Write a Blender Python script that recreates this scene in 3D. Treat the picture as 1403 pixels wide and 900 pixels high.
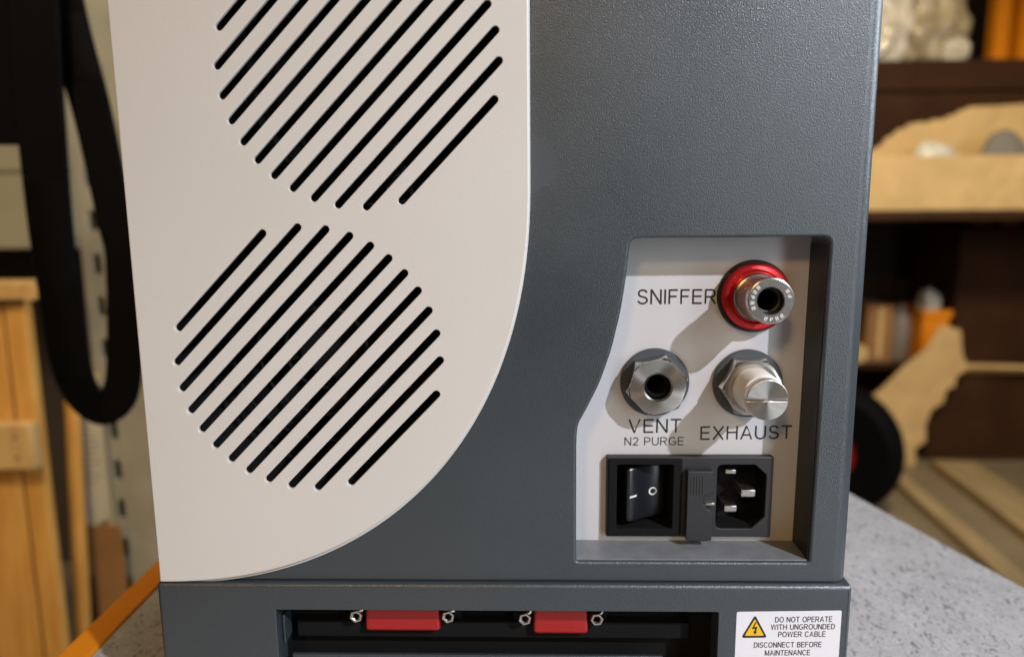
import bpy, bmesh, math, random
from math import sin, cos, pi, radians
from mathutils import Vector, Matrix, noise
from mathutils.geometry import tessellate_polygon
for o in list(bpy.data.objects): bpy.data.objects.remove(o)
scene = bpy.context.scene
col = scene.collection
random.seed(7)
# All lengths below are millimetres in the machine's frame: x right, y away from the
# photographer, z up, z = 0 at eye level; the bench top lies 235 mm lower.
ZT = 235.0
def W(x, y, z): return Vector((x * .001, y * .001, (z + ZT) * .001))

# ------------------------------------------------------------------ camera
yaw, pitch, roll = radians(-1.498), radians(9.477), radians(-0.481)
fwd = Vector((sin(yaw) * cos(pitch), cos(yaw) * cos(pitch), -sin(pitch)))
rgt = Vector((cos(yaw), -sin(yaw), 0)); upv = rgt.cross(fwd)
r2 = cos(roll) * rgt + sin(roll) * upv; u2 = -sin(roll) * rgt + cos(roll) * upv
cd = bpy.data.cameras.new('camera'); cam = bpy.data.objects.new('camera', cd); col.objects.link(cam)
m = Matrix((r2, u2, -fwd)).transposed().to_4x4(); m.translation = W(0, -300, 0)
cam.matrix_world = m
cd.sensor_width = 36; cd.lens = 26.5; cd.clip_start = .01; cd.clip_end = 60
cd.dof.use_dof = True; cd.dof.focus_distance = .312; cd.dof.aperture_fstop = 5.6
scene.camera = cam

# ------------------------------------------------------------------ light
world = bpy.data.worlds.new('World'); scene.world = world; world.use_nodes = True
bg = world.node_tree.nodes['Background']
bg.inputs['Color'].default_value = (1.0, .74, .42, 1); bg.inputs['Strength'].default_value = .062
def lamp(name, kind, loc, target, power, color, size=.1, spot=None, blend=.5, sizey=None):
    l = bpy.data.lights.new(name, kind); l.energy = power; l.color = color
    o = bpy.data.objects.new(name, l); col.objects.link(o)
    o.location = loc; o.rotation_euler = (Vector(target) - Vector(loc)).to_track_quat('-Z', 'Y').to_euler()
    if kind == 'AREA':
        l.size = size
        if sizey: l.shape = 'RECTANGLE'; l.size_y = sizey
        else: l.shape = 'DISK'
    else:
        l.shadow_soft_size = size
        if kind == 'SPOT': l.spot_size = spot; l.spot_blend = blend
    return o
tgt = W(95, 10, -95)
lamp('hall_spotlight', 'SPOT', tgt + Vector((.84, -1.0, .93)) * 1.3, tgt, 165, (.87, .89, 1.0), .022, radians(24.5), 1.0)
lamp('hall_lamp', 'AREA', W(-700, -2300, 1300), W(0, 0, -40), 15, (1.0, .60, .22), .3)
lamp('side_gloss_fill', 'AREA', W(1080, -1500, 200), W(60, 0, -60), 10.5, (.84, .94, 1.0), .35, sizey=1.5)  # added unseen area light, puts gloss on the right of the grey paint
lamp('background_spot', 'SPOT', W(700, 300, 1500), W(1480, 2450, -200), 235, (1.0, .82, .54), .2, radians(58), .5)  # added unseen spot that brightens the rack and its goods
lamp('background_spot', 'SPOT', W(-500, -600, 1700), W(-870, 850, -400), 140, (1.0, .80, .50), .2, radians(44), .5)  # added unseen spot for the pine panel, cone kept off the bench
lamp('cool_side_fill', 'AREA', W(2000, 50, 800), W(180, 60, -100), 44, (.80, .90, 1.0), .8, sizey=1.2)  # unseen cool light added at right for the body corner and bench top
vs = scene.view_settings
vs.view_transform = 'Standard'; vs.look = 'None'; vs.gamma = 1; vs.exposure = 0; vs.use_curve_mapping = False
scene.render.engine = 'CYCLES'

# ------------------------------------------------------------------ materials
def mat(name, c, rough=.5, metal=0., var=0., vscale=20., bump=0., bscale=600., bdist=.0002, c2=None,
        stretch=None, aniso=0., coat=0., spec=.5, detail=3., trans=0.):
    mt = bpy.data.materials.new(name); mt.use_nodes = True
    nt = mt.node_tree; N = nt.nodes; L = nt.links; b = N['Principled BSDF']
    b.inputs['Base Color'].default_value = (*c, 1); b.inputs['Roughness'].default_value = rough
    b.inputs['Metallic'].default_value = metal; b.inputs['Coat Weight'].default_value = coat
    b.inputs['Specular IOR Level'].default_value = spec
    b.inputs['Transmission Weight'].default_value = trans
    tc = N.new('ShaderNodeTexCoord'); src = tc.outputs['Object']
    if stretch:
        mp = N.new('ShaderNodeMapping'); mp.inputs['Scale'].default_value = stretch
        L.new(src, mp.inputs['Vector']); src = mp.outputs['Vector']
    if var or c2:
        n = N.new('ShaderNodeTexNoise'); n.inputs['Scale'].default_value = vscale
        n.inputs['Detail'].default_value = detail; L.new(src, n.inputs['Vector'])
        r = N.new('ShaderNodeValToRGB'); L.new(n.outputs['Fac'], r.inputs['Fac'])
        a = tuple(x * (1 - var) for x in c); d = c2 if c2 else tuple(min(1, x * (1 + var)) for x in c)
        r.color_ramp.elements[0].position = .35; r.color_ramp.elements[1].position = .65
        r.color_ramp.elements[0].color = (*a, 1); r.color_ramp.elements[1].color = (*d, 1)
        L.new(r.outputs['Color'], b.inputs['Base Color'])
    if bump:
        n2 = N.new('ShaderNodeTexNoise'); n2.inputs['Scale'].default_value = bscale; n2.inputs['Detail'].default_value = 1.5
        L.new(tc.outputs['Object'], n2.inputs['Vector'])
        bp = N.new('ShaderNodeBump'); bp.inputs['Strength'].default_value = bump; bp.inputs['Distance'].default_value = bdist
        L.new(n2.outputs['Fac'], bp.inputs['Height']); L.new(bp.outputs['Normal'], b.inputs['Normal'])
    if aniso:
        b.inputs['Anisotropic'].default_value = aniso
        t = N.new('ShaderNodeTangent'); t.direction_type = 'RADIAL'; t.axis = 'Y'
        L.new(t.outputs['Tangent'], b.inputs['Tangent'])
    return mt
def paint(name, c, rough, bscale, bump, dist, rvar=.06):
    """powder coat: pebbled relief plus faint handling smears in the gloss"""
    mt = mat(name, c, rough, bump=bump, bscale=bscale, bdist=dist)
    nt = mt.node_tree; N = nt.nodes; L = nt.links; b = N['Principled BSDF']
    tc = N.new('ShaderNodeTexCoord')
    n = N.new('ShaderNodeTexNoise'); n.inputs['Scale'].default_value = 14; n.inputs['Detail'].default_value = 5
    L.new(tc.outputs['Object'], n.inputs['Vector'])
    mr = N.new('ShaderNodeMapRange'); mr.inputs['From Min'].default_value = .3; mr.inputs['From Max'].default_value = .7
    mr.inputs['To Min'].default_value = rough - rvar; mr.inputs['To Max'].default_value = rough + rvar
    L.new(n.outputs['Fac'], mr.inputs['Value']); L.new(mr.outputs['Result'], b.inputs['Roughness'])
    mx = N.new('ShaderNodeMix'); mx.data_type = 'RGBA'
    mx.inputs[6].default_value = (*[x * .96 for x in c], 1); mx.inputs[7].default_value = (*[min(1, x * 1.04) for x in c], 1)
    L.new(n.outputs['Fac'], mx.inputs[0]); L.new(mx.outputs[2], b.inputs['Base Color'])
    return mt
M = {}
M['grey'] = paint('slate_powder_coat', (.034, .044, .050), .36, 1900, .95, .00016)
M['cream'] = paint('cream_powder_coat', (.64, .605, .55), .5, 1100, .30, .00012)
M['grey'].node_tree.nodes['Principled BSDF'].inputs['Specular IOR Level'].default_value = 1.0
M['panel'] = mat('pale_panel_film', (.585, .572, .572), .42, bump=.05, bscale=1500, bdist=.0001)
M['sill'] = mat('bare_grey_sill', (.20, .21, .22), .38, var=.1, vscale=120, bump=.4, bscale=1100, bdist=.00015)
M['wallshade'] = mat('painted_wall_shade', (.010, .010, .011), .45)  # near-black colour standing for shade in the recess
M['palegrey'] = mat('paler_grey_paint', (.062, .071, .076), .45, bump=.5, bscale=1900, bdist=.00016)
M['ink'] = mat('black_print', (.012, .012, .014), .6)
M['black'] = mat('black_plastic', (.012, .012, .013), .42, bump=.1, bscale=1800, bdist=.0001)
M['blackm'] = mat('matt_black_sheet', (.006, .006, .0065), .8, spec=.2)
M['chargrey'] = mat('charcoal_plastic', (.026, .026, .028), .5, bump=.25, bscale=1500, bdist=.0001)
M['rocker'] = mat('rocker_plastic', (.010, .011, .015), .3)
M['steel'] = mat('turned_steel', (.62, .58, .54), .27, 1.0, aniso=.85, bump=.05, bscale=900, bdist=.00005)
M['steelp'] = mat('polished_steel', (.62, .58, .53), .24, 1.0, var=.08, vscale=300)
M['satin'] = mat('satin_steel', (.56, .53, .50), .28, 1.0, var=.06, vscale=400, bump=.06, bscale=1500, bdist=.00005)
M['tin'] = mat('tinned_contact', (.62, .60, .56), .34, 1.0)
M['redan'] = mat('red_anodised', (.62, .022, .028), .22, .55, coat=.4)
M['redpl'] = mat('red_plastic', (.36, .012, .012), .36, bump=.1, bscale=900, bdist=.0001)
M['washer'] = mat('slate_seal', (.055, .066, .074), .5)
M['ptfe'] = mat('thread_tape', (.88, .83, .74), .85, var=.05, vscale=250, bump=.3, bscale=700, bdist=.0002)
M['sticker'] = mat('white_sticker', (.80, .79, .82), .35)
M['yellow'] = mat('warning_yellow', (.85, .52, .01), .4)
M['white'] = mat('white_print_and_glint', (.80, .80, .78), .5)
M['orange'] = mat('orange_enamel', (.78, .26, .008), .38, var=.06, vscale=15)
M['pine'] = mat('pine_board', (.58, .27, .055), .55, c2=(.72, .38, .09), vscale=9, stretch=(7, 7, .9), bump=.2, bscale=120, bdist=.0005, detail=6)
M['pine2'] = mat('pale_pine_board', (.56, .33, .12), .55, c2=(.66, .43, .18), vscale=8, stretch=(6, 6, .8), detail=6)
M['card'] = mat('cardboard', (.56, .38, .17), .75, var=.08, vscale=10, bump=.5, bscale=9, bdist=.03)
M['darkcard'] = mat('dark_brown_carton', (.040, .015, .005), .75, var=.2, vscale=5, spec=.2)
M['browncard'] = mat('brown_cardboard', (.26, .13, .045), .75, var=.12, vscale=8)
M['kraft'] = mat('kraft_paper', (.56, .37, .16), .75, var=.10, vscale=25)
M['wrap'] = mat('pale_plastic_film', (.62, .58, .50), .28, var=.15, vscale=18, coat=.5)
M['bubble'] = mat('bubble_wrap', (.58, .57, .52), .3, var=.1, vscale=40)
M['film2'] = mat('tan_plastic_film', (.36, .30, .20), .35, var=.2, vscale=14, coat=.3)
M['foam'] = mat('grey_foam', (.17, .16, .14), .8)
M['beige'] = mat('beige_enamel', (.36, .33, .23), .45, var=.05, vscale=6)
M['beige2'] = mat('galvanised_beige', (.32, .30, .24), .5, var=.12, vscale=12)
M['rubber'] = mat('black_rubber', (.0025, .0025, .003), .7, spec=.06, bump=.2, bscale=300, bdist=.0003)
M['paper'] = mat('printed_paper', (.48, .45, .36), .7, var=.05, vscale=10)
M['concrete'] = mat('concrete_floor', (.20, .155, .095), .7, var=.18, vscale=3, bump=.2, bscale=60, bdist=.001)
M['oldwood'] = mat('weathered_timber', (.34, .25, .13), .7, var=.15, vscale=8, stretch=(5, .8, 5))
M['wall'] = mat('dark_wall', (.050, .034, .022), .8, var=.2, vscale=2)
M['redfr'] = mat('red_enamel', (.40, .018, .020), .35)
M['greymet'] = mat('grey_canister', (.20, .17, .15), .4)
# speckled laminate
mt = mat('speckled_laminate', (.47, .45, .44), .42); nt = mt.node_tree; N = nt.nodes; L = nt.links
tc = N.new('ShaderNodeTexCoord'); prev = None
base = N.new('ShaderNodeTexNoise'); base.inputs['Scale'].default_value = 45; base.inputs['Detail'].default_value = 6
L.new(tc.outputs['Object'], base.inputs['Vector'])
cr = N.new('ShaderNodeValToRGB'); cr.color_ramp.elements[0].position = .3; cr.color_ramp.elements[1].position = .7
cr.color_ramp.elements[0].color = (.41, .395, .385, 1); cr.color_ramp.elements[1].color = (.49, .47, .46, 1)
L.new(base.outputs['Fac'], cr.inputs['Fac']); prev = cr.outputs['Color']
for sc, lo, hi, cc in ((300, .22, .30, (.62, .60, .60)), (330, .24, .30, (.26, .25, .24)), (210, .24, .29, (.17, .16, .155)), (130, .14, .18, (.14, .135, .13))):
    mp = N.new('ShaderNodeMapping'); mp.inputs['Scale'].default_value = (1, .55, 1); mp.inputs['Rotation'].default_value = (0, 0, sc * .01)
    L.new(tc.outputs['Object'], mp.inputs['Vector'])
    wob = N.new('ShaderNodeTexNoise'); wob.inputs['Scale'].default_value = sc * 1.7; L.new(mp.outputs['Vector'], wob.inputs['Vector'])
    add = N.new('ShaderNodeVectorMath'); add.operation = 'MULTIPLY_ADD'
    add.inputs[1].default_value = (.012, .012, .012); L.new(wob.outputs['Color'], add.inputs[0]); L.new(mp.outputs['Vector'], add.inputs[2])
    v = N.new('ShaderNodeTexVoronoi'); v.inputs['Scale'].default_value = sc; v.inputs['Randomness'].default_value = 1
    L.new(add.outputs['Vector'], v.inputs['Vector'])
    mr = N.new('ShaderNodeMapRange'); mr.inputs['From Min'].default_value = lo; mr.inputs['From Max'].default_value = hi
    mr.inputs['To Min'].default_value = .85; mr.inputs['To Max'].default_value = 0
    L.new(v.outputs['Distance'], mr.inputs['Value'])
    mx = N.new('ShaderNodeMix'); mx.data_type = 'RGBA'; mx.inputs[7].default_value = (*cc, 1)
    L.new(mr.outputs['Result'], mx.inputs[0]); L.new(prev, mx.inputs[6]); prev = mx.outputs[2]
L.new(prev, N['Principled BSDF'].inputs['Base Color']); M['laminate'] = mt

# ------------------------------------------------------------------ mesh helpers
def link(name, me, material, parent=None):
    o = bpy.data.objects.new(name, me); col.objects.link(o)
    if material is not None: me.materials.append(M[material])
    if parent is not None: o.parent = parent
    return o
class MB:
    """collects verts and faces (mm) for ONE mesh object; origin = middle of the piece"""
    def __init__(s): s.v = []; s.f = []
    def add(s, vs, fs):
        k = len(s.v); s.v += [Vector(p) for p in vs]; s.f += [[i + k for i in f] for f in fs]; return s
    def build(s, name, material, parent=None, smooth=35, bevel=0, origin=None):
        if origin is None:
            lo = [min(p[i] for p in s.v) for i in range(3)]; hi = [max(p[i] for p in s.v) for i in range(3)]
            c = Vector([(a + b) / 2 for a, b in zip(lo, hi)])
        else: c = Vector(origin)
        me = bpy.data.meshes.new(name)
        me.from_pydata([(p - c) * .001 for p in s.v], [], s.f); me.validate(); me.update()
        bm = bmesh.new(); bm.from_mesh(me)
        bmesh.ops.remove_doubles(bm, verts=bm.verts, dist=1e-7)
        bmesh.ops.recalc_face_normals(bm, faces=bm.faces)
        if bevel:
            es = [e for e in bm.edges if len(e.link_faces) == 2 and e.calc_face_angle(0) > .5]
            bmesh.ops.bevel(bm, geom=es, offset=bevel * .001, segments=2, affect='EDGES', profile=.5)
        bm.to_mesh(me); bm.free()
        if smooth:
            me.shade_smooth(); me.set_sharp_from_angle(angle=radians(smooth))
            for p in me.polygons:
                if max(abs(q) for q in p.normal) > .99995: p.use_smooth = False
        o = link(name, me, material, parent)
        pw = parent_loc(parent)
        o.location = W(*c) - pw
        return o
def parent_loc(p):
    v = Vector((0, 0, 0))
    while p is not None: v += p.location; p = p.parent
    return v
def tag(o, label, cat, group=None, kind=None):
    if kind: o['kind'] = kind
    if label: o['label'] = label
    if cat: o['category'] = cat
    if group: o['group'] = group
    return o
def empty(name, loc):
    o = bpy.data.objects.new(name, None); o.empty_display_size = .02; col.objects.link(o); o.location = W(*loc); return o
def area2(p): return sum(p[i][0] * p[(i + 1) % len(p)][1] - p[(i + 1) % len(p)][0] * p[i][1] for i in range(len(p)))
def inset(p, d):
    """offset a loop towards its left side"""
    out = []; n = len(p)
    for i in range(n):
        a, b, c = Vector(p[i - 1]), Vector(p[i]), Vector(p[(i + 1) % n])
        e1 = (b - a).normalized(); e2 = (c - b).normalized()
        n1 = Vector((-e1.y, e1.x)); n2 = Vector((-e2.y, e2.x)); h = n1 + n2
        k = h.length_squared
        out.append(tuple(b + h * (2 * d / k)) if k > .2 else tuple(b + n1 * d))
    return out
def plate_into(mb, outline, holes, y0, y1, bevels, back=True, seg=3):
    """sheet standing in the xz plane: front face at y0, back at y1, rounded front arrises"""
    loops = [outline] + list(holes); rings0 = []
    for k, lp in enumerate(loops):
        a = area2(lp)
        lp = list(lp) if (a > 0) == (k == 0) else list(reversed(lp))
        b = bevels[min(k, len(bevels) - 1)]; prof = []
        if b > 0:
            for j in range(seg + 1):
                t = pi / 2 * j / seg; prof.append((b * (1 - sin(t)), b * (1 - cos(t))))
        else: prof.append((0, 0))
        prof.append((0, y1 - y0))
        n = len(lp); rows = []
        for off, dep in prof:
            rows.append([(x, y0 + dep, z) for x, z in (inset(lp, off) if off else lp)])
        vs = [p for r in rows for p in r]; fs = []
        for r in range(len(rows) - 1):
            for i in range(n):
                j = (i + 1) % n; fs.append([r * n + i, r * n + j, (r + 1) * n + j, (r + 1) * n + i])
        mb.add(vs, fs); rings0.append((rows[0], rows[-1]))
    for w in (0, 1) if back else (0,):
        pts = [[Vector((p[0], p[2], 0)) for p in rg[w]] for rg in rings0]
        flat = [p for rg in rings0 for p in rg[w]]
        mb.add(flat, [list(t) for t in tessellate_polygon(pts)])
    return mb
def plate(name, outline, holes, y0, y1, bevels, material, parent=None, **k):
    return plate_into(MB(), outline, holes, y0, y1, bevels, **k).build(name, material, parent)
def rrect(x0, x1, z0, z1, r, seg=6):
    if r <= 0: return [(x0, z0), (x1, z0), (x1, z1), (x0, z1)]
    p = []
    for cx, cz, a in ((x1 - r, z0 + r, -90), (x1 - r, z1 - r, 0), (x0 + r, z1 - r, 90), (x0 + r, z0 + r, 180)):
        for i in range(seg + 1):
            t = radians(a + 90 * i / seg); p.append((cx + r * cos(t), cz + r * sin(t)))
    return p
def rpoly(pts, r, seg=4):
    """polygon with rounded corners; r is a number or one per corner"""
    out = []; n = len(pts)
    for i in range(n):
        a, b, c = Vector(pts[i - 1]), Vector(pts[i]), Vector(pts[(i + 1) % n]); rr = r if not isinstance(r, (list, tuple)) else r[i]
        if rr <= 0: out.append(tuple(b)); continue
        p = b + (a - b).normalized() * rr; q = b + (c - b).normalized() * rr
        for k in range(seg + 1):
            t = k / seg; out.append(tuple((1 - t) ** 2 * p + 2 * t * (1 - t) * b + t * t * q))
    return out
def circle(cx, cz, r, n=64, a0=0): return [(cx + r * cos(a0 + 2 * pi * i / n), cz + r * sin(a0 + 2 * pi * i / n)) for i in range(n)]
def lathe_into(mb, prof, cx, cz, n=64, a0=0):
    """revolve (radius, y) about an axis along y"""
    vs = []; fs = []; k = len(prof)
    for i in range(n):
        t = a0 + 2 * pi * i / n
        vs += [(cx + r * cos(t), y, cz + r * sin(t)) for r, y in prof]
    for i in range(n):
        j = (i + 1) % n
        for q in range(k - 1): fs.append([i * k + q, j * k + q, j * k + q + 1, i * k + q + 1])
    mb.add(vs, fs)
    for q in (0, k - 1):
        if prof[q][0] > 1e-3: pass
    return mb
def lathe(name, prof, cx, cz, material, parent=None, n=64, smooth=35):
    return lathe_into(MB(), prof, cx, cz, n).build(name, material, parent, smooth=smooth, origin=(cx, (prof[0][1] + prof[-1][1]) / 2, cz))
def box_into(mb, x0, x1, y0, y1, z0, z1):
    v = [(x, y, z) for x in (x0, x1) for y in (y0, y1) for z in (z0, z1)]
    return mb.add(v, [[0, 1, 3, 2], [4, 6, 7, 5], [0, 4, 5, 1], [2, 3, 7, 6], [0, 2, 6, 4], [1, 5, 7, 3]])
def box(name, b, material, parent=None, bevel=.5): return box_into(MB(), *b).build(name, material, parent, bevel=bevel)
def arcp(cx, cy, rx, ry, a0, a1, n=12): return [(cx + rx * cos(radians(a0 + (a1 - a0) * i / n)), cy + ry * sin(radians(a0 + (a1 - a0) * i / n))) for i in range(n + 1)]
# plain sans capitals as centre lines, cap height 1: (advance width, strokes)
GLYPH = {
 ' ': (.30, []), 'I': (.10, [[(.05, 0), (.05, 1)]]),
 'N': (.76, [[(.05, 0), (.05, 1)], [(.05, 1), (.71, 0)], [(.71, 0), (.71, 1)]]),
 'F': (.62, [[(.05, 0), (.05, 1)], [(.05, .95), (.62, .95)], [(.05, .52), (.55, .52)]]),
 'E': (.66, [[(.05, 0), (.05, 1)], [(.05, .95), (.66, .95)], [(.05, .52), (.62, .52)], [(.05, .05), (.66, .05)]]),
 'L': (.56, [[(.05, 0), (.05, 1)], [(.05, .05), (.56, .05)]]),
 'T': (.72, [[(.36, 0), (.36, 1)], [(0, .95), (.72, .95)]]),
 'H': (.76, [[(.05, 0), (.05, 1)], [(.71, 0), (.71, 1)], [(.05, .53), (.71, .53)]]),
 'V': (.82, [[(.05, 1), (.41, 0), (.77, 1)]]), 'A': (.84, [[(.05, 0), (.42, 1), (.79, 0)], [(.17, .33), (.67, .33)]]),
 'X': (.80, [[(.05, 0), (.75, 1)], [(.05, 1), (.75, 0)]]),
 'W': (1.16, [[(.05, 1), (.30, 0), (.58, 1), (.86, 0), (1.11, 1)]]),
 'M': (.88, [[(.05, 0), (.05, 1)], [(.05, 1), (.44, 0), (.83, 1)], [(.83, 1), (.83, 0)]]),
 'R': (.76, [[(.05, 0), (.05, 1)], [(.05, .95), (.42, .95)] + arcp(.45, .715, .23, .235, 90, -90) + [(.05, .48)], [(.40, .48), (.73, 0)]]),
 'P': (.68, [[(.05, 0), (.05, 1)], [(.05, .95), (.40, .95)] + arcp(.40, .70, .25, .25, 90, -90) + [(.05, .45)]]),
 'B': (.68, [[(.05, 0), (.05, 1)], [(.05, .95), (.38, .95)] + arcp(.38, .74, .21, .21, 90, -90) + [(.05, .53)], [(.36, .53)] + arcp(.38, .29, .25, .24, 90, -90) + [(.05, .05)]]),
 'D': (.74, [[(.05, 0), (.05, 1)], [(.05, .95), (.30, .95)] + arcp(.30, .5, .39, .45, 90, -90, 16) + [(.05, .05)]]),
 'U': (.76, [[(.05, 1), (.05, .36)] + arcp(.38, .36, .33, .32, 180, 360, 14) + [(.71, 1)]]),
 'O': (.86, [arcp(.43, .5, .38, .46, 90, 450, 32)]), 'C': (.80, [arcp(.43, .5, .38, .46, 42, 318, 26)]),
 'G': (.84, [arcp(.43, .5, .38, .46, 44, 300, 24) + [(.74, .14), (.77, .18), (.77, .46), (.45, .46)]]),
 'S': (.70, [arcp(.355, .735, .275, .225, 12, 90, 7) + arcp(.345, .735, .265, .225, 100, 245, 12) + [(.36, .50)] + arcp(.36, .27, .295, .225, 62, -90, 14) + arcp(.345, .27, .295, .225, -100, -172, 7)]),
 '2': (.60, [arcp(.30, .70, .25, .26, 170, -28, 16) + [(.40, .38), (.12, .14), (.06, .05), (.58, .05)]]),
}
def text(name, s, x0, x1, z0, z1, y, material, parent, tilt=0., wgt=.125):
    """printed line of sans capitals filling the given width and cap height"""
    gap = .19; tot = sum(GLYPH[c][0] for c in s) + gap * (len(s) - 1)
    kz = z1 - z0; kx = (x1 - x0) / tot; mb = MB(); cur = 0; lay = 0
    for c in s:
        w, strokes = GLYPH[c]
        for st_ in strokes:
            pts = [(x0 + (cur + a) * kx, z0 + b * kz) for a, b in st_]
            pts = [p for i, p in enumerate(pts) if i == 0 or (Vector(p) - Vector(pts[i - 1])).length > .002 * kz]
            closed = (Vector(pts[0]) - Vector(pts[-1])).length < .01 * kz
            n = len(pts); L_, R_ = [], []; h = wgt * kz / 2
            for i in range(n):
                a = Vector(pts[i - 1 if i else (n - 2 if closed else 0)]); b = Vector(pts[i]); d = Vector(pts[i + 1 if i < n - 1 else (1 if closed else n - 1)])
                e1 = (b - a).normalized() if (b - a).length else (d - b).normalized(); e2 = (d - b).normalized() if (d - b).length else e1
                n1 = Vector((-e1.y, e1.x)); n2 = Vector((-e2.y, e2.x)); hh = n1 + n2
                o_ = hh * (2 * h / hh.length_squared) if hh.length_squared > .8 else n1 * h
                L_.append(b + o_); R_.append(b - o_)
            yy = y - .004 * (lay % 4); lay += 1
            f = lambda p: (p.x, yy, p.y + (p.x - (x0 + x1) / 2) * math.tan(tilt))
            mb.add([f(p) for p in L_] + [f(p) for p in R_], [[i, i + 1, n + i + 1, n + i] for i in range(n - 1)])
        cur += w + gap
    return mb.build(name, material, parent, smooth=0)

# ------------------------------------------------------------------ ground, wall, bench
FL = -985.0
floor = MB().add([(-6000, -4000, FL), (8000, -4000, FL), (8000, 6000, FL), (-6000, 6000, FL)], [[0, 1, 2, 3]]).build('floor', 'concrete'); floor['kind'] = 'structure'
wall = box('wall', (-6000, 8000, 5000, 5100, FL, 2600), 'wall', bevel=0); wall['kind'] = 'structure'

bench = empty('workbench', (20, 100, FL))
top = MB()
P = [(-234, -420), (400, -420), (383, -160), (301, 137), (259, 289), (232, 430), (-234, 430)]
n = len(P)
top.add([(x, y, -ZT) for x, y in P] + [(x, y, -ZT - 28) for x, y in P],
        [list(range(n)), list(range(2 * n - 1, n - 1, -1))] + [[i, i + n, (i + 1) % n + n, (i + 1) % n] for i in range(n)])
top.build('bench_top', 'laminate', bench, bevel=1.0)
box('edge_rail', (-251, -234.3, -425, 432, -ZT - 42, -ZT + 1.2), 'orange', bench, bevel=1.2)
for x, y in ((-240, -395), (375, -395), (-240, 405), (205, 405)):
    box('leg', (x - 20 + 22, x + 20 + 22, y - 20, y + 20, FL, -ZT - 28.2) if x < 0 else (x - 30, x + 10, y - 20, y + 20, FL, -ZT - 28.2), 'orange', bench, bevel=2)
tag(bench, 'workbench with speckled pale grey top and orange edge rail', 'workbench')

# ------------------------------------------------------------------ the leak detector
det = empty('leak_detector', (-14, 140, -ZT))
tag(det, 'slate grey and cream leak detector cabinet standing on the speckled bench', 'leak detector')

# recess outline on the front face (x, z)
rec = rpoly([(39.2, -14.3), (37.9, -29.1), (35.7, -44.3), (32.3, -59.2), (27.8, -72.8), (22.6, -83.6), (18.9, -90.5), (18.4, -98), (18.6, -150.5), (116.6, -150.5), (117.4, -14.2)],
            [3.2, 4, 4, 4, 4, 4, 2.5, 2.5, 1.2, 1.5, 3.0])
GR = ((-90.4, -62.5), (-65.5, 52.4))          # fan openings
hs = MB()
plate_into(hs, [(-157, -158.9), (127, -158.9), (127, 150), (-157, 150)], [rec] + [circle(cx, cz, 56.5, 48) for cx, cz in GR], 0, 22, [0, 1.1, 0])
arc = [(127 + 6.5 * sin(t), 6.5 - 6.5 * cos(t)) for t in [pi / 2 * i / 10 for i in range(11)]] + [(133.5, 300), (-157, 300), (-157, 22)]
k = len(arc)
hs.add([(x, y, -158.9) for x, y in arc] + [(x, y, 150) for x, y in arc], [[i, i + 1, i + 1 + k, i + k] for i in range(k - 1)])
hs.add([(127, 0, 150), (133.5, 6.5, 150), (133.5, 300, 150), (-157, 300, 150), (-157, 0, 150)], [[0, 1, 2, 3, 4]])
hs.add([(127, 0, -158.9), (133.5, 6.5, -158.9), (133.5, 300, -158.9), (-157, 300, -158.9), (-157, 0, -158.9)], [[4, 3, 2, 1, 0]])
housing = hs.build('housing', 'grey', det, smooth=40)
plate('pale_patch', rpoly([(-2.2, 25.9), (3.2, 24.4), (7.3, 21.7), (9.9, 17.3), (11.6, 12.4), (9.0, 8.6), (4.3, 5.4), (-2.2, 1.1)], 1.6), [], -.025, -.005, [.01], 'palegrey', housing)  # thin patch somewhat paler than the housing paint
box('fan_chamber', (-156, -4, 60, 62, -156, 140), 'blackm', housing, bevel=0)

# cream vent panel: superellipse corner, two rows of twelve slots
def cream_outline(o):
    x0, x1, zt, zc = -159.2, -.6 + min(o, .4), 140, 8.0
    a, b, n = x1 - x0, 166.6 + o, 2.2
    p = [(x0, zt), (x0, zc - b + .01)]
    for i in range(1, 72):
        t = pi / 2 * i / 72
        p.append((x0 + a * sin(t) ** (2 / n), zc - b * cos(t) ** (2 / n)))
    p += [(x1, zc), (x1, zt)]
    return p
slots = []
for cx, cz in GR:
    for i in range(12):
        d = (i - 5.5) * 8.5; hl = math.sqrt(53.55 ** 2 - d * d); A = radians(45.8)
        ux, uz = cos(A), sin(A); nx, nz = sin(A), -cos(A)
        mx_, mz_ = cx + nx * d, cz + nz * d; w = 1.55; p = []
        for s_, a0 in ((1, -90), (-1, 90)):
            for j in range(9):
                t = radians(a0 + 180 * j / 8)
                lx, lz = s_ * hl + w * cos(t), w * sin(t)
                p.append((mx_ + ux * lx - nx * lz, mz_ + uz * lx - nz * lz))
        slots.append(p)
vp = plate('vent_panel', cream_outline(0), slots, -4.0, -2.3, [.7, .28], 'cream', det)
big = [inset(cream_outline(0), 3.0)]
plate('panel_flange', [(x, max(z, -159.3)) for x, z in cream_outline(1.75)], big, -1.75, -.05, [.3], 'cream', vp)
for cx, cz in GR:
    lathe('fan_duct', [(56.3, .2), (56.3, 58)], cx, cz, 'blackm', housing, n=48)
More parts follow.
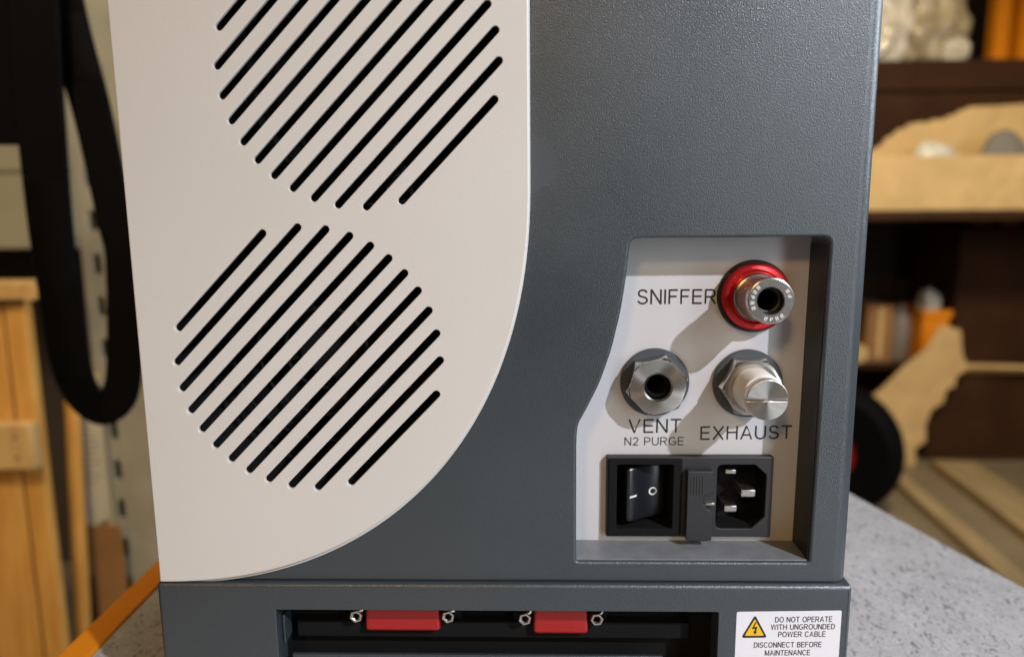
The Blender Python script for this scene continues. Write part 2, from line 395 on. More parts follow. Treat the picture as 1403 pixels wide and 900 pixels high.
for cx, cz in GR:       # fan guards behind the slots
    g = MB()
    for r in (18, 30, 42, 53):
        pr = [(r + .8 * cos(t), 24 + .8 * sin(t)) for t in [2 * pi * i / 8 for i in range(9)]]
        lathe_into(g, pr, cx, cz, 48)
    for a in range(4):
        t = a * pi / 2 + .3
        c_, s_ = cos(t), sin(t)
        for sg in (-1, 1):
            pass
        g.add([(cx + c_ * r + s_ * o_, y, cz + s_ * r - c_ * o_) for r in (14, 56) for o_ in (-.8, .8) for y in (24.9, 26.4)],
              [[0, 1, 3, 2], [4, 6, 7, 5], [0, 4, 5, 1], [2, 3, 7, 6], [0, 2, 6, 4], [1, 5, 7, 3]])
    g.build('fan_guard', 'blackm', housing)
    fb = MB()
    lathe_into(fb, [(.01, 34), (15, 34), (16.5, 35.5), (16.5, 57), (.01, 57)], cx, cz, 32)
    for a in range(7):
        t0 = a * 2 * pi / 7; vs_ = []
        for j in range(6):
            r = 15 + j * 7.3
            for tt, y in ((t0 + .06 * j, 38), (t0 + .5 + .06 * j, 54)): vs_.append((cx + r * cos(tt), y, cz + r * sin(tt)))
        fb.add(vs_, [[2 * j, 2 * j + 1, 2 * j + 3, 2 * j + 2] for j in range(5)])
    fb.build('fan_rotor', 'blackm', housing)

# base
op = rrect(-110.4, 78.8, -208, -171.6, .8, 3)
bs = MB()
plate_into(bs, rpoly([(-161.4, -ZT + 4), (134.2, -ZT + 4), (134.2, -159.5), (-161.4, -159.5)], 1.6), [op], -3, 9, [1.7, .35], seg=4)
bs.add([(x, y, z) for x, y in ((134.2, 8.9), (134.2, 302), (-161.4, 302), (-161.4, 8.9)) for z in (-ZT + 4, -159.5)],
       [[0, 2, 3, 1], [2, 4, 5, 3], [4, 6, 7, 5]])
bs.add([(134.2, 8.9, -159.5), (134.2, 302, -159.5), (-161.4, 302, -159.5), (-161.4, 8.9, -159.5)], [[0, 1, 2, 3]])
bas = bs.build('base', 'grey', det, smooth=40)
for x in (-140, 112):
    for y in (25, 275): lathe_feet = MB().add(*(lambda c: ([(x + 12 * cos(t), y + 12 * sin(t), z) for z in (-ZT, -ZT + 8) for t in c], [[i, (i + 1) % 16, (i + 1) % 16 + 16, i + 16] for i in range(16)] + [list(range(16)), list(range(16, 32))]))([2 * pi * i / 16 for i in range(16)])).build('foot', 'rubber', det)
box('connector_plate', (-118, 86, 18, 20, -214, -164), 'blackm', bas, bevel=0)
box('bay_side', (-118, -111.2, 9.4, 17.8, -214, -164), 'blackm', bas, bevel=0)
box('cable_ledge', (-106.5, 70, 12, 17.8, -193.2, -185.6), 'blackm', bas, bevel=.5)
box('bay_bracket', (-106.5, 57, 3.5, 5.2, -206, -196.4), 'grey', bas, bevel=.3)
box('bay_bracket', (-109.9, -108.9, 3, 12, -191, -177.5), 'grey', bas, bevel=.3)
for x0, x1, zb in ((-74.6, -41.0, -187.7), (.2, 24.6, -188.6)):
    cap = plate('dust_cover', rpoly([(x0 + 1.2, -166), (x0, zb), (x1, zb), (x1 - 1.2, -166)], [1, 2.0, 2.0, 1]), [], 7.5, 17.9, [1.2], 'redpl', bas)
    box('connector_shell', (x0 - 9, x1 + 9, 14.5, 17.7, -187, -167), 'blackm', bas, bevel=.5)
    for sx in (x0 - 3.6, x1 + 3.7):
        zc = -180.1 if x0 < -50 else -180.9
        js = MB()
        lathe_into(js, [(1.55, 9.5), (1.55, 6.6), (2.0, 6.2), (2.75, 6.2), (3.05, 6.6), (3.05, 14.4)], sx, zc, 6, .3 if sx < 0 else .1)
        js.build('jack_screw', 'steelp', bas, smooth=20)
        lathe('jack_hole', [(.01, 9.2), (1.9, 9.2), (1.9, 9.9)], sx, zc, 'blackm', bas, n=16)
        cl = MB()        # spring wire of the latch beside the screw
        for i in range(7):
            a, b = i / 7, (i + 1) / 7
            q = [(sx + 2.2 + 1.6 * sin(t * 1.6), 9 - 1 * t, zc + 1 + 9 * t) for t in (a, b)]
            for (px, py, pz), (qx, qy, qz) in (q,):
                cl.add([(px - .3, py, pz), (px + .3, py, pz), (px + .3, py + .6, pz), (px - .3, py + .6, pz), (qx - .3, qy, qz), (qx + .3, qy, qz), (qx + .3, qy + .6, qz), (qx - .3, qy + .6, qz)],
                       [[0, 1, 5, 4], [1, 2, 6, 5], [2, 3, 7, 6], [3, 0, 4, 7]])
        cl.build('latch_wire', 'steelp', bas)

# warning sticker on the base
TL = math.tan(radians(1.1))
def sk(x, z): return (x, z + (x - 108) * TL)
st = plate('warning_sticker', [sk(*p) for p in rrect(86.3, 130.2, -224, -170.9, .6, 3)], [], -3.12, -2.99, [.05], 'sticker', det)
st['label'] = 'white printed electrical warning sticker'
tri = [(94.05, -172.6), (88.6, -183.2), (99.6, -183.0)]
plate('warning_triangle', rpoly(tri, 1.3), [], -3.17, -3.13, [0], 'ink', st)
ti = [(94.03, -174.4), (90.0, -182.2), (98.2, -182.05)]
plate('triangle_field', rpoly(ti, .7), [], -3.22, -3.18, [0], 'yellow', st)
plate('lightning_bolt', [(94.3, -175.9), (92.9, -179.0), (94.35, -178.9), (93.95, -180.2), (93.5, -180.1), (94.25, -181.6), (95.2, -180.3), (94.75, -180.3), (95.2, -178.0), (93.85, -178.15), (94.85, -175.9)], [], -3.27, -3.23, [0], 'ink', st)
for s_, x0, x1, zt in (('DO NOT OPERATE', 102.6, 126.4, -173.3), ('WITH UNGROUNDED', 101.0, 127.7, -176.7), ('POWER CABLE', 104.2, 124.0, -180.1),
                       ('DISCONNECT BEFORE', 94.2, 122.6, -185.0), ('MAINTENANCE', 99.0, 118.0, -188.7)):
    text('printed_text', s_, x0, x1, zt - 2.45, zt, -3.16, 'ink', st, radians(1.1), .15)

# port panel at the back of the recess
pin = rpoly([(39.1, -14.2), (37.8, -29.1), (35.6, -44.3), (32.2, -59.2), (27.7, -72.8), (22.5, -83.6), (18.9, -90.5), (18.3, -98), (18.5, -150.6), (116.7, -150.6), (117.5, -14.1)], [3, 3, 3, 3, 3, 3, 2.5, 2.5, .6, .6, 2.8])
modh = [(36.0, -112.5), (103.8, -112.5), (103.8, -144.2), (36.0, -144.2)]
pp = plate('port_panel', pin, [modh, circle(94.0, -39.9, 6, 32), circle(53.1, -77.0, 6, 32)], 20, 23.5, [0, 0], 'panel', det)
box('recess_sill', (18.75, 116.2, 1.3, 19.9, -150.45, -149.95), 'sill', det, bevel=.1)
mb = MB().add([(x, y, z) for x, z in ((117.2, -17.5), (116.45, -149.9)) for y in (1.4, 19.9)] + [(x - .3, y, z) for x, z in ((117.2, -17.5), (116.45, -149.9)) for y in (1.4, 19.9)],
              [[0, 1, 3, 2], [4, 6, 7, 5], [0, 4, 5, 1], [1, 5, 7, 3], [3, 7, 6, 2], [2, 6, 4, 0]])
mb.build('recess_wall_shade', 'wallshade', det)  # thin dark sheet added to paint the shade on the right recess wall
for s_, x0, x1, z0, z1, tl in (('SNIFFER', 45.2, 78.4, -43.2, -36.9, 0), ('VENT', 42.3, 65.4, -100.0, -93.8, .01), ('N2 PURGE', 40.7, 66.6, -105.7, -102.0, .005), ('EXHAUST', 73.8, 113.4, -103.0, -96.9, .012)):
    text('printed_text', s_, x0, x1, z0, z1, 19.95, 'ink', pp, tl)

# sniffer port
X, Z = 94.0, -39.9
sp = lathe('sniffer_port', [(8.7, 20), (8.7, -3.0), (8.95, -3.6), (9.05, -4.0), (9.05, -8.3), (8.85, -8.75), (8.5, -8.9), (5.5, -8.9), (5.05, -8.4), (4.9, -7.4), (4.9, 2), (4.3, 2.4), (4.3, 19.9)], X, Z, 'satin', det)
sp['label'] = 'steel quick coupling on red collar'
lathe('seal_ring', [(15.3, 20.05), (15.3, 18.6), (14.9, 18.0), (9, 18.0)], X, Z, 'black', sp)
lathe('red_collar', [(13.9, 18.1), (14.0, 14.2), (13.4, 13.4), (12.8, 13.1), (11.4, 13.6), (10.6, 14.8), (8.72, 15.4)], X, Z, 'redan', sp)
lathe('shoulder', [(9.9, 16), (9.9, 11.4), (9.5, 10.9), (8.72, 10.9)], X, Z, 'steelp', sp)
lathe('bore_lining', [(4.88, -3.2), (4.2, -3.0), (4.1, 26), (.01, 26)], X, Z, 'black', sp)
for k_ in range(16):     # worn stamped characters around the coupling face, their glints painted white
    if k_ in (5, 6, 11, 12, 13): continue
    t = 2.35 + k_ * .30; r = 7.15; mb = MB()
    for da, l0, l1 in ((-.055, -.75, .75), (.045, -.75, .2 if k_ % 3 else .75), (0, (-.1, .55, -.75)[k_ % 3], (.15, .8, -.5)[k_ % 3])):
        wv = .030 if da else .075
        q = [(X + (r + dr) * cos(t + da + dt), y, Z + (r + dr) * sin(t + da + dt)) for dr in (l0, l1) for dt in (-wv, wv) for y in (-9.05, -8.86)]
        mb.add(q, [[0, 1, 3, 2], [4, 6, 7, 5], [0, 4, 5, 1], [2, 3, 7, 6], [0, 2, 6, 4], [1, 5, 7, 3]])
    mb.build('stamped_glint', 'white', sp, smooth=0)
# the coupling sits slightly askew in the panel: lean it about its foot
foot = W(X, 20, Z); Rm = Matrix.Rotation(radians(-3.2), 3, 'X') @ Matrix.Rotation(radians(-2.8), 3, 'Z')
d0 = sp.location + det.location - foot
sp.rotation_euler = Rm.to_euler(); sp.location = foot + Rm @ d0 - det.location

# vent port: turned hexagon fitting
X, Z = 53.1, -77.0
vn = MB(); A0 = radians(13)
# hexagonal flanks with a chamfer turned on the corners
hexr = 13.3
def hexring(y, r, cut=None):
    out = []
    for i in range(48):
        t = 2 * pi * i / 48; tt = (t % (pi / 3)) - pi / 6; rr = r * cos(pi / 6) / cos(tt)
        if cut: rr = min(rr, cut)
        out.append((X + rr * cos(t + A0), y, Z + rr * sin(t + A0)))
    return out
def ring_stack(mb, rings):
    k = len(rings[0]); vs_ = [p for r in rings for p in r]
    mb.add(vs_, [[a * k + i, a * k + (i + 1) % k, (a + 1) * k + (i + 1) % k, (a + 1) * k + i] for a in range(len(rings) - 1) for i in range(k)])
def cring(y, r): return [(X + r * cos(2 * pi * i / 48 + A0), y, Z + r * sin(2 * pi * i / 48 + A0)) for i in range(48)]
ring_stack(vn, [hexring(20, hexr), hexring(11.2, hexr), hexring(10.2, hexr, 12.55), hexring(9.7, 13.2, 11.9), cring(9.6, 10.5), cring(9.55, 6.3), cring(10.3, 5.5), cring(13, 4.75), cring(20, 4.7), cring(23, 4.7)])
vq = vn.build('vent_port', 'steel', det, smooth=28, origin=(X, 15, Z)); vq['label'] = 'hexagonal steel fitting with open bore'
lathe('seal_washer', [(14.8, 20.05), (14.8, 18.2), (14.4, 17.8), (10, 17.8)], X, Z, 'washer', vq)
lathe('bore_lining', [(4.62, 12.6), (4.3, 12.8), (4.1, 26), (4.1, 44), (.01, 44)], X, Z, 'blackm', vq)

# exhaust port: hexagon fitting, taped thread and slotted plug
X, Z = 92.9, -77.6; A0 = radians(2); hexr = 13.3
ex = MB()
ring_stack(ex, [hexring(20, hexr), hexring(11.2, hexr), hexring(10.2, hexr, 12.6), hexring(9.7, 13.2, 11.9), cring(9.6, 10.5), cring(9.6, 7.0)])
exq = ex.build('exhaust_port', 'steelp', det, smooth=28, origin=(X, 15, Z)); exq['label'] = 'hexagonal steel fitting closed by a slotted plug wrapped in white tape'
lathe('seal_washer', [(14.8, 20.05), (14.8, 18.2), (14.4, 17.8), (10, 17.8)], X, Z, 'washer', exq)
tp = MB(); vs_ = []
prof = [(8.0, 10.5), (8.9, 9.6), (9.0, 7), (8.75, 4.5), (8.95, 2.5), (8.7, 0), (8.9, -2.5), (8.6, -4.6), (8.0, -5.0)]
for i in range(64):
    t = 2 * pi * i / 64
    for r, y in prof: vs_.append((X + (r + .12 * sin(5 * t + y)) * cos(t), y + .5 * sin(t + 1), Z + (r + .12 * sin(5 * t + y)) * sin(t)))
k = len(prof)
tp.add(vs_, [[i * k + q, ((i + 1) % 64) * k + q, ((i + 1) % 64) * k + q + 1, i * k + q + 1] for i in range(64) for q in range(k - 1)])
tp.build('thread_tape', 'ptfe', exq)
# plug head: two half discs leave a screwdriver slot
pl = MB()
for sg in (1, -1):
    a0 = math.asin(.42 / 8.3)
    pts = [(X + 8.3 * cos(a0 + (pi - 2 * a0) * i / 24), Z + sg * 8.3 * sin(a0 + (pi - 2 * a0) * i / 24)) for i in range(25)]
    plate_into(pl, pts, [], -9.4, -7.8, [.3])
lathe_into(pl, [(8.3, -7.9), (8.3, -4.4), (.01, -4.4)], X, Z, 64); lathe_into(pl, [(8.3, -7.9), (.01, -7.9)], X, Z, 64)
pl.build('slotted_plug', 'steel', exq, origin=(X, -6.9, Z))

# power entry module
fr = rrect(32.7, 105.2, -146.7, -109.8, .6, 3)
win = rrect(36.6, 62.3, -143.4, -112.6, .8, 3)
sock = rpoly([(80.9, -113.4), (97.2, -113.4), (102.3, -118.0), (102.2, -137.4), (96.6, -142.9), (80.9, -142.9)], [2.6, .6, .6, .6, .6, 2.6])
pw = plate('power_inlet', fr, [win, sock], 16.4, 19.95, [.5, .5, .4], 'chargrey', det)
pw['label'] = 'black power entry module with rocker switch and socket'
sw = plate('switch_frame', rrect(33.4, 65.6, -146.0, -110.5, .6, 3), [rrect(37.2, 61.7, -142.8, -113.2, .8, 3)], 15.6, 17.2, [.5, .4], 'blackm', pw)
def well(name, loop, y0, y1, parent):
    mb = MB(); k = len(loop)
    mb.add([(x, y, z) for y in (y0, y1) for x, z in loop], [[i, (i + 1) % k, (i + 1) % k + k, i + k] for i in range(k)] + [list(range(k, 2 * k))])
    return mb.build(name, 'blackm', parent)
well('switch_well', rrect(37.0, 61.9, -143.0, -113.0, .8, 3), 16.9, 34, pw)
well('socket_well', inset(sock, -.02), 17.2, 31.5, pw)
# rocker: profile in plan (x, y), stood along z
rp = [(41.2, 29), (41.2, 18.2), (41.9, 17.2), (43.0, 17.0), (45.5, 18.4), (48.0, 20.2), (50.5, 22.0), (53.5, 23.4), (56.5, 24.2), (58.6, 24.4), (59.4, 24.9), (59.6, 29)]
rk = MB(); k = len(rp); zz = [(-140.6, .9), (-139.9, .25), (-139.2, 0), (-117.0, 0), (-116.3, .25), (-115.6, .9)]
for z, ins in zz: pass
vs_ = [(x + (ins if i < 3 else -ins if i > k - 4 else 0), y + ins * .8, z) for z, ins in zz for i, (x, y) in enumerate(rp)]
rk.add(vs_, [[a * k + i, a * k + i + 1, (a + 1) * k + i + 1, (a + 1) * k + i] for a in range(len(zz) - 1) for i in range(k - 1)] + [list(range(k)), list(range((len(zz) - 1) * k, len(zz) * k))])
rk.build('rocker_switch', 'rocker', pw, smooth=40)
def on_rocker(x):
    for (xa, ya), (xb, yb) in zip(rp[2:], rp[3:]):
        if xa <= x <= xb: return ya + (yb - ya) * (x - xa) / (xb - xa)
mb = MB(); xs = [43.1, 43.8, 44.6, 45.4, 46.4]
mb.add([(x, on_rocker(x) - .05, -128.6 + h + (x - 45) * .06) for x in xs for h in (-.45, .45)], [[2 * i, 2 * i + 1, 2 * i + 3, 2 * i + 2] for i in range(4)])
mb.build('on_mark', 'white', pw)
mb = MB(); cx_, cz_ = 54.2, -128.2
mb.add([(cx_ + r * cos(t) * 1.05, on_rocker(cx_ + r * cos(t) * 1.05) - .06, cz_ + r * sin(t)) for t in [2 * pi * i / 32 for i in range(32)] for r in (1.25, 1.85)],
       [[2 * i, 2 * i + 1, (2 * i + 3) % 64, (2 * i + 2) % 64] for i in range(32)])
mb.build('off_mark', 'white', pw)
# fuse drawer with thumb notch
fd = plate('fuse_drawer', rpoly([(67.2, -146.9), (78.4, -146.9), (78.4, -133.2), (75.6, -131.8), (75.6, -130.0), (74.4, -130.0), (74.4, -126.2), (78.4, -124.6), (78.4, -114.9), (67.2, -114.9)], [1.2, 1.2, 1.6, .5, 0, .3, .3, .6, .5, .5]), [], 12.2, 17.5, [.4], 'chargrey', pw)
for i in range(5):
    x = 68.6 + i * 1.25
    box('grip_rib', (x, x + .55, 11.95, 12.5, -125.5, -117.0), 'chargrey', pw, bevel=.1)
box('drawer_clip', (74.6, 79.9, 14.8, 16.5, -131.4, -130.3), 'steelp', pw, bevel=.2)
for x, z, w_, h_, y0 in ((88.4, -118.8, 2.4, 1.0, 22.5), (95.3, -127.3, 3.2, 1.7, 18.4), (88.0, -134.8, 2.8, 1.5, 19.2)):
    box('contact_blade', (x - w_, x + w_, y0, 32, z - h_, z + h_), 'tin', pw, bevel=.5)

# ------------------------------------------------------------------ left background
strapg = 'rubber belts hanging from the rail'
def ribbon(name, path, width, thick, material, label, group=None):
    """closed-section band: path of (x, z, y, width scale)"""
    mb = MB(); k = len(path); vs_ = []
    for i, (x, z, y, s_) in enumerate(path):
        a = path[max(i - 1, 0)]; b = path[min(i + 1, k - 1)]
        d = Vector((b[0] - a[0], b[1] - a[1])).normalized(); nx_, nz_ = -d.y, d.x; h = width / 2 * s_
        for u, v in ((-1, -.3), (-.9, -1), (.9, -1), (1, -.3), (1, .3), (.9, 1), (-.9, 1), (-1, .3)):
            vs_.append((x + nx_ * h * u, y + thick / 2 * v, z + nz_ * h * u))
    mb.add(vs_, [[i * 8 + q, i * 8 + (q + 1) % 8, (i + 1) * 8 + (q + 1) % 8, (i + 1) * 8 + q] for i in range(k - 1) for q in range(8)] + [list(range(8)), list(range((k - 1) * 8, k * 8))])
    return tag(mb.build(name, material, smooth=50), label, 'belt', group)
def spline(cp, n=12):
    out = []
    for i in range(len(cp) - 1):
        p0, p1, p2, p3 = cp[max(i - 1, 0)], cp[i], cp[i + 1], cp[min(i + 2, len(cp) - 1)]
        for j in range(n):
            t = j / n
            out.append(tuple(.5 * (2 * b + (c - a) * t + (2 * a - 5 * b + 4 * c - d) * t * t + (3 * b - a - 3 * c + d) * t ** 3) for a, b, c, d in zip(p0, p1, p2, p3)))
    out.append(tuple(cp[-1])); return out
# the long loop: down on the left, round at the bottom, up on the right
ribbon('rubber_belt', spline([(-470, 420, 452, 1.1), (-474, 234, 452, 1.15), (-480, 107, 452, 1.12), (-483, -12, 453, 1.05), (-482, -80, 454, 1), (-480, -149, 455, .98), (-472, -190, 456, .9), (-453, -210, 458, .82), (-433, -194, 461, .85), (-425, -149, 463, .85), (-419, -56, 465, .83), (-424, -13, 466, .85), (-438, 93, 468, .9), (-460, 210, 470, 1), (-474, 420, 470, 1)]),
       44, 7, 'rubber', 'long black rubber belt hanging in a narrow loop beside the pine panel', strapg)
ribbon('rubber_belt', spline([(-514, 420, 480, 1), (-515, 250, 480, 1), (-517, 62, 480, 1)]), 62, 7, 'rubber', 'short wide black rubber strip with a straight cut lower end', strapg)
rail = empty('hanging_rail', (-560, 470, FL))
mb = MB()
for i in range(16): pass
box('rail_bar', (-900, -380, 452, 486, 420, 440), 'greymet', rail, bevel=2)
box('rail_post', (-905, -870, 452, 486, FL, 419.8), 'greymet', rail, bevel=2)
box('rail_foot', (-990, -780, 380, 560, FL, FL + 12), 'greymet', rail, bevel=2).location.z += .0
tag(rail, 'grey steel rail stand that carries the black belts', 'stand')

pn = empty('crate_panel', (-880, 820, FL))
for x0, x1 in ((-1130, -1041), (-1039, -952), (-950, -876), (-874, -801), (-796, -764)):
    dz = random.uniform(-6, 6)
    box('board', (x0, x1, 806 + random.uniform(0, 3), 826, FL, -140 + dz), 'pine', pn, bevel=2)
box('cap_board', (-1135, -742, 792, 830, -137, -109), 'pine2', pn, bevel=3)
cl = box('cleat', (-1132, -760, 784, 805.5, -399, -323), 'pine2', pn, bevel=5)
for z in (-345, -378): box('nail_head', (-789, -783, 783, 785, z - 3, z + 3), 'greymet', pn, bevel=1)
box('cleat', (-1132, -760, 784, 805.5, -900, -824), 'pine2', pn, bevel=5)
tag(pn, 'pine crate panel of upright boards with a nailed cleat', 'crate panel')
splint = plate('wood_splinter', [(-745, -110), (-716, -122), (-722, -131), (-748, -141), (-752, -120)], [], 786, 791.8, [.8], 'pine2', pn)

def leaning(name, x0b, x1b, x0t, x1t, yb, yt, zb, zt, th, material, label, cat):
    v = [(x0b, yb, zb), (x1b, yb, zb), (x1t, yt, zt), (x0t, yt, zt)]
    mb = MB().add(v + [(x, y + th, z) for x, y, z in v], [[0, 1, 2, 3], [7, 6, 5, 4], [0, 4, 5, 1], [1, 5, 6, 2], [2, 6, 7, 3], [3, 7, 4, 0]])
    return tag(mb.build(name, material, bevel=1.5), label, cat)
leaning('batten', -790, -768, -772, -755, 850, 905, FL, -150, 18, 'pine', 'thin pine batten leaning between crate panel and paper sheet', 'batten')

# document pinned on a carton
cb = empty('flat_carton', (-760, 940, FL))
box('carton_wall', (-800, -741, 932, 944, FL, -282), 'card', cb, bevel=2)
box('carton_flap', (-798, -716, 919, 922, FL, -548), 'browncard', cb, bevel=1)
box('carton_flap', (-798, -770, 910, 918, FL, -640), 'darkcard', cb, bevel=1)
tag(cb, 'flattened cardboard carton standing behind the pine batten', 'carton')
dm = plate('paper_sheet', [(-797, -570), (-792, -300), (-733, -290), (-737, -535)], [], 922.6, 924.6, [0], 'paper', None)
for i in range(14):
    z = -325 - i * 11; l = random.uniform(28, 44)
    box('text_line', (-785, -785 + l, 922.1, 922.7, z - 1.3, z + 1.3), 'greymet', dm, bevel=0)
tag(dm, 'printed white paper sheet on the flattened carton', 'paper')

# slotted upright
su = empty('slotted_upright', (-690, 960, FL))
holes = []
for i in range(22):
    z = -960 + i * 72 + 62 * 0
    holes.append(rpoly([(-733, z - 17), (-720, z - 17), (-720, z + 17), (-733, z + 17)], 5, 3))
plate('upright_face', [(-752, FL), (-560, FL), (-560, 700), (-752, 700)], holes, 945, 949, [.8], 'beige2', su)
box('upright_web', (-752, -560, 975, 980, FL, 700), 'beige2', su, bevel=.5)
tag(su, 'beige slotted steel upright post behind the paper sheet', 'upright')

# beige cabinet with drawers and an open bay
ca = empty('steel_cabinet', (-1000, 1450, FL))
box('carcass', (-1500, -600, 1290, 1800, -60, 900), 'beige', ca, bevel=2)
box('carcass', (-1500, -600, 1650, 1800, FL, -60.5), 'wall', ca, bevel=2)
for z0, z1 in ((-88, 68), (72, 230), (234, 420)):
    d_ = box('drawer_front', (-1180, -960, 1272, 1289.5, z0, z1), 'beige', ca, bevel=3)
tag(ca, 'beige steel cabinet with drawer fronts behind the black belts', 'cabinet')

# ------------------------------------------------------------------ right background: storage rack
rack = empty('storage_rack', (1400, 2600, FL))
def cpost(x, y, w=55, z1=1400):
    mb = MB(); pr = [(-.5, -.5), (.5, -.5), (.5, .5), (.3, .5), (.3, -.35), (-.3, -.35), (-.3, .5), (-.5, .5)]
    k = len(pr); mb.add([(x + a * w, y + b * w, z) for z in (FL, z1) for a, b in pr], [[i, (i + 1) % k, (i + 1) % k + k, i + k] for i in range(k)] + [list(range(k)), list(range(k, 2 * k))])
    return mb.build('post', 'orange', rack, smooth=0)
for x, y in ((985, 2240), (985, 3080), (2072, 3080), (2240, 2240)): cpost(x, y, 70)
cpost(1965, 3080, 60)
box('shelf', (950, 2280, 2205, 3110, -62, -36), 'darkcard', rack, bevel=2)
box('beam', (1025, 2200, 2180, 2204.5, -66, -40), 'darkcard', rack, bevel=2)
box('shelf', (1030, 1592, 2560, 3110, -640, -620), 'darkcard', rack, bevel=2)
box('back_panel', (950, 2280, 3120, 3128, FL, -70), 'wall', rack, bevel=0)
tag(rack, 'storage rack with orange posts and dark shelves', 'rack')

tray = empty('open_carton', (1400, 2350, -36))
box('front_wall', (1075, 1720, 2190, 2198, -35.5, 136), 'card', tray, bevel=1)
box('side_wall', (1075, 1083, 2198.5, 2560, -35.5, 136), 'card', tray, bevel=1)
box('side_wall', (1712, 1720, 2198.5, 2560, -35.5, 136), 'card', tray, bevel=1)
box('back_wall', (1075, 1720, 2560.5, 2568, -35.5, 136), 'card', tray, bevel=1)
box('bottom', (1083.5, 1711.5, 2198.5, 2560, -35.5, -28), 'card', tray, bevel=1)
tag(tray, 'shallow open tan carton with torn flap and packing paper on the rack shelf', 'carton')
def lump(name, c, s_, amp, freq, material, label, cat, sub=4, seed=0, flat=None, group=None):
    bm = bmesh.new(); bmesh.ops.create_icosphere(bm, subdivisions=sub, radius=1)
    for v in bm.verts:
        p = v.co.copy(); d = noise.ridged_multi_fractal(p * freq + Vector((seed, 0, 0)), 1.0, 2.0, 3, 1.0, 2.0) - 1
        v.co = p * (1 + amp * d)
        v.co = Vector((v.co.x * s_[0], v.co.y * s_[1], v.co.z * s_[2])) * .001
        if flat is not None: v.co.z = max(v.co.z, flat * .001)
    me = bpy.data.meshes.new(name); bm.to_mesh(me); bm.free(); me.shade_smooth()
    me.set_sharp_from_angle(angle=radians(50))
    o = link(name, me, material); o.location = W(*c); return tag(o, label, cat, group)
tf = plate('torn_flap', [(1120, -27), (1705, -27), (1705, 306), (1648, 311), (1560, 305), (1474, 304), (1462, 296), (1440, 292), (1432, 281), (1404, 274), (1392, 264), (1357, 263), (1330, 252), (1315, 256), (1273, 248), (1262, 234), (1240, 232), (1226, 214), (1203, 205), (1190, 182), (1168, 170), (1135, 150)], [], 2352, 2358, [.8], 'card', tray)
lump('packing_paper', (1205, 2285, 55), (75, 55, 95), .22, 1.8, 'kraft', 'crumpled kraft paper wad beside the bubble wrap', 'packing paper', seed=9, flat=-85)
lump('bubble_wrap', (1330, 2285, 80), (85, 55, 100), .2, 2.2, 'bubble', 'pale crumpled bubble wrap in the open carton', 'bubble wrap', seed=5, flat=-100)
fm = lump('foam_piece', (1530, 2245, 90), (85, 36, 125), .12, 1.1, 'foam', 'grey foam piece standing in the open carton', 'foam', seed=2, flat=-130)

tall = empty('tall_carton', (1500, 2800, -36))
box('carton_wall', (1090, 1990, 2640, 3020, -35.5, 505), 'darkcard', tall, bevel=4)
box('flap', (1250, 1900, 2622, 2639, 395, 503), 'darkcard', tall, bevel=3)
tag(tall, 'tall dark brown carton behind the open tan carton', 'carton')
lump('plastic_bag', (1310, 2800, 640), (160, 110, 185), .24, 1.5, 'wrap', 'large crumpled pale plastic bag on top of the dark carton', 'plastic bag', sub=5, seed=1, flat=-134)
lump('plastic_bag', (1540, 2830, 640), (150, 110, 190), .22, 1.3, 'film2', 'dull tan crumpled plastic bag between pale bag and orange posts', 'plastic bag', sub=5, seed=14, flat=-134)
lump('plastic_bag', (1610, 2750, 555), (60, 50, 55), .2, 1.6, 'wrap', 'little pale plastic bag in front of the dull tan bag', 'plastic bag', sub=4, seed=21, flat=-49)

# cartons under the shelf
lc = empty('floor_carton', (1800, 2700, FL))
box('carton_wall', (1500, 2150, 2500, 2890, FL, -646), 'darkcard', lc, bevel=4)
v = [(1560, 2470, -600), (2150, 2395, -600), (2150, 2499, -630), (1560, 2499, -630)]
mb = MB().add(v + [(x, y, z - 16) for x, y, z in v], [[0, 1, 2, 3], [7, 6, 5, 4], [0, 4, 5, 1], [1, 5, 6, 2], [2, 6, 7, 3], [3, 7, 4, 0]]); mb.build('flap', 'card', lc, bevel=1)
tag(lc, 'dark brown carton with a folded-out flap standing on the floor', 'carton')
uc = box('upper_carton', (1600, 2150, 2560, 2890, -645.5, -110), 'darkcard', bevel=4)
tag(uc, 'dark brown carton stacked on the floor carton under the shelf', 'carton')
kb = plate('torn_cardboard', [(1245, -985), (1440, -985), (1432, -920), (1470, -890), (1462, -830), (1480, -770), (1520, -740), (1530, -690), (1556, -680), (1562, -640), (1600, -612), (1575, -560), (1560, -470), (1490, -450), (1440, -540), (1370, -600), (1290, -690), (1225, -745)], [], 2440, 2446, [1], 'card')
tag(kb, 'torn sheet of tan cardboard upright against the dark floor carton', 'cardboard')
# things on the low shelf
o_ = empty('orange_crate', (1540, 2680, -620))
for nm, bb in (('crate_wall', (1490, 1588, 2570, 2576, -619, -420)), ('crate_wall', (1490, 1496, 2576.5, 2790, -619, -420)), ('crate_wall', (1582, 1588, 2576.5, 2790, -619, -420)), ('crate_wall', (1490, 1588, 2790.5, 2797, -619, -420)),
               ('crate_floor', (1496.5, 1581.5, 2576.5, 2790, -619, -612)), ('crate_rim', (1484, 1594, 2562, 2569.5, -445, -415))):
    box(nm, bb, 'orange', o_, bevel=1.5)
tag(o_, 'orange plastic crate at the end of the low shelf', 'crate')
lump('packing_paper', (1540, 2640, -400), (38, 50, 60), .2, 1.5, 'wrap', 'pale crumpled paper sticking out of the orange crate', 'packing paper', seed=33, flat=-190)
b_ = empty('small_carton', (1330, 2670, -620))
box('carton_wall', (1285, 1385, 2580, 2760, -619.5, -400), 'browncard', b_, bevel=3); box('tape_strip', (1325, 1345, 2578, 2579.6, -600, -408), 'kraft', b_, bevel=0)
tag(b_, 'small brown carton on the low shelf', 'carton')
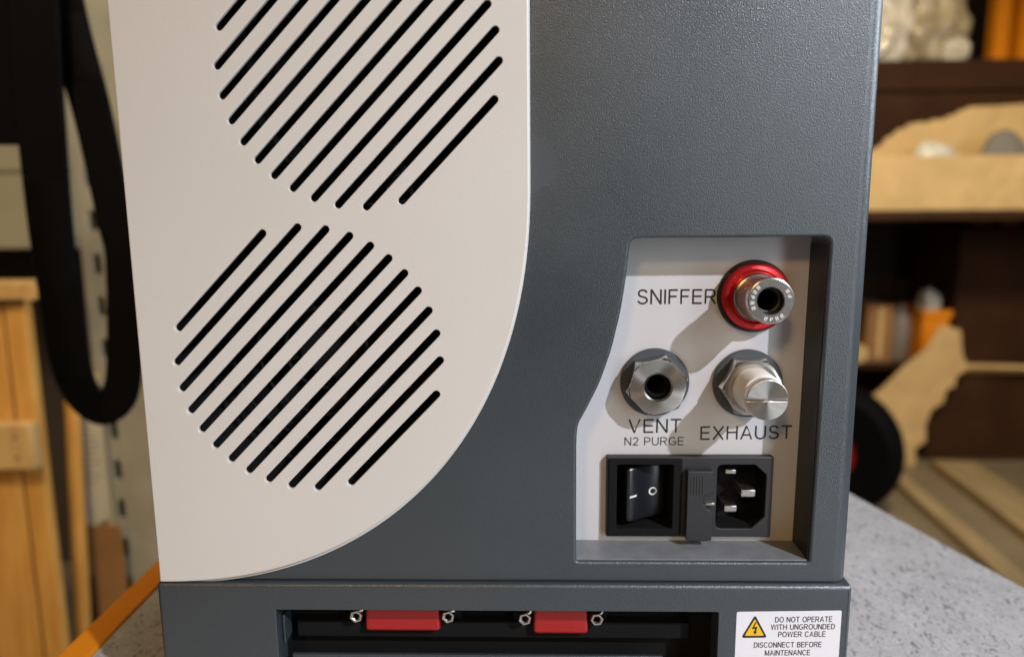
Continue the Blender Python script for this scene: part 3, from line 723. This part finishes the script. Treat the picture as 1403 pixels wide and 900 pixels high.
cn = MB(); pr = [(0.1, -619.5), (38, -619.5), (40, -612), (40, -470), (32, -440), (16, -430), (16, -405), (.1, -405)]
cn.add([(1437 + r * cos(2 * pi * i / 24), 2640 + r * sin(2 * pi * i / 24), z) for i in range(24) for r, z in pr], [[i * 8 + q, ((i + 1) % 24) * 8 + q, ((i + 1) % 24) * 8 + q + 1, i * 8 + q + 1] for i in range(24) for q in range(7)])
tag(cn.build('canister', 'greymet'), 'grey canister with narrow neck on the low shelf', 'canister')
mb = MB()
lathe_into(mb, [(.1, 2562), (34, 2562), (36, 2565), (36, 2640), (.1, 2640)], 1255, -583.4, 32)
tag(mb.build('tape_roll', 'kraft'), 'roll of tan packing tape on its edge beside the small carton', 'tape roll')

# trolley wheel and its frame
tr = empty('hand_trolley', (800, 1950, FL))
def wheel(cx, cy, r, w, rot):
    mb = MB(); hb = MB(); zc = FL + r
    def put(mb, prof):
        n = 48; k = len(prof); vs_ = []
        for i in range(n):
            t = 2 * pi * i / n
            for rr, a in prof:
                lx = a; ly = rr * cos(t); vs_.append((cx + lx * cos(rot) - ly * sin(rot), cy + lx * sin(rot) + ly * cos(rot), zc + rr * sin(t)))
        mb.add(vs_, [[i * k + q, ((i + 1) % n) * k + q, ((i + 1) % n) * k + q + 1, i * k + q + 1] for i in range(n) for q in range(k - 1)])
    put(mb, [(r * .40, -w * .5), (r * .85, -w * .62), (r * .97, -w * .35), (r, 0), (r * .97, w * .35), (r * .85, w * .62), (r * .40, w * .5), (r * .40, -w * .5)])
    put(hb, [(.1, -w * .30), (r * .2, -w * .45), (r * .33, -w * .3), (r * .398, -w * .4), (r * .398, w * .4), (r * .33, w * .3), (.1, w * .45)])
    tw = mb.build('tyre', 'rubber', tr); hb.build('hub', 'redfr', tw)
wheel(940, 2010, 215, 95, radians(55)); wheel(660, 1990, 215, 95, radians(90))
box('axle', (640, 945, 1988, 2008, FL + 205, FL + 225), 'redfr', tr, bevel=3)
for x in (720, 870): box('upright_tube', (x - 16, x + 16, 1955, 1985, FL + 225.5, FL + 1150), 'redfr', tr, bevel=6)
box('toe_plate', (690, 900, 1780, 1985, FL, FL + 8), 'greymet', tr, bevel=1)
tag(tr, 'red hand trolley with black tyres standing behind the bench', 'trolley')
# timber on the floor
def timber(name, a, b, w, h, material, label, z0=FL):
    a = Vector(a); b = Vector(b); d = (b - a).normalized(); n_ = Vector((-d.y, d.x)) * w / 2
    c = [a + n_, a - n_, b - n_, b + n_]; v = [(p.x, p.y, z) for z in (z0, z0 + h) for p in c]
    return tag(MB().add(v, [[3, 2, 1, 0], [4, 5, 6, 7], [0, 1, 5, 4], [1, 2, 6, 5], [2, 3, 7, 6], [3, 0, 4, 7]]).build(name, material, bevel=3), label, 'plank')
timber('floor_plank', (1560, 2420), (1470, 1300), 150, 30, 'oldwood', 'wide weathered plank lying on the floor in front of the dark carton')
timber('floor_plank', (1300, 2330), (1235, 1400), 60, 22, 'oldwood', 'narrow weathered plank on the floor next to the trolley wheel')
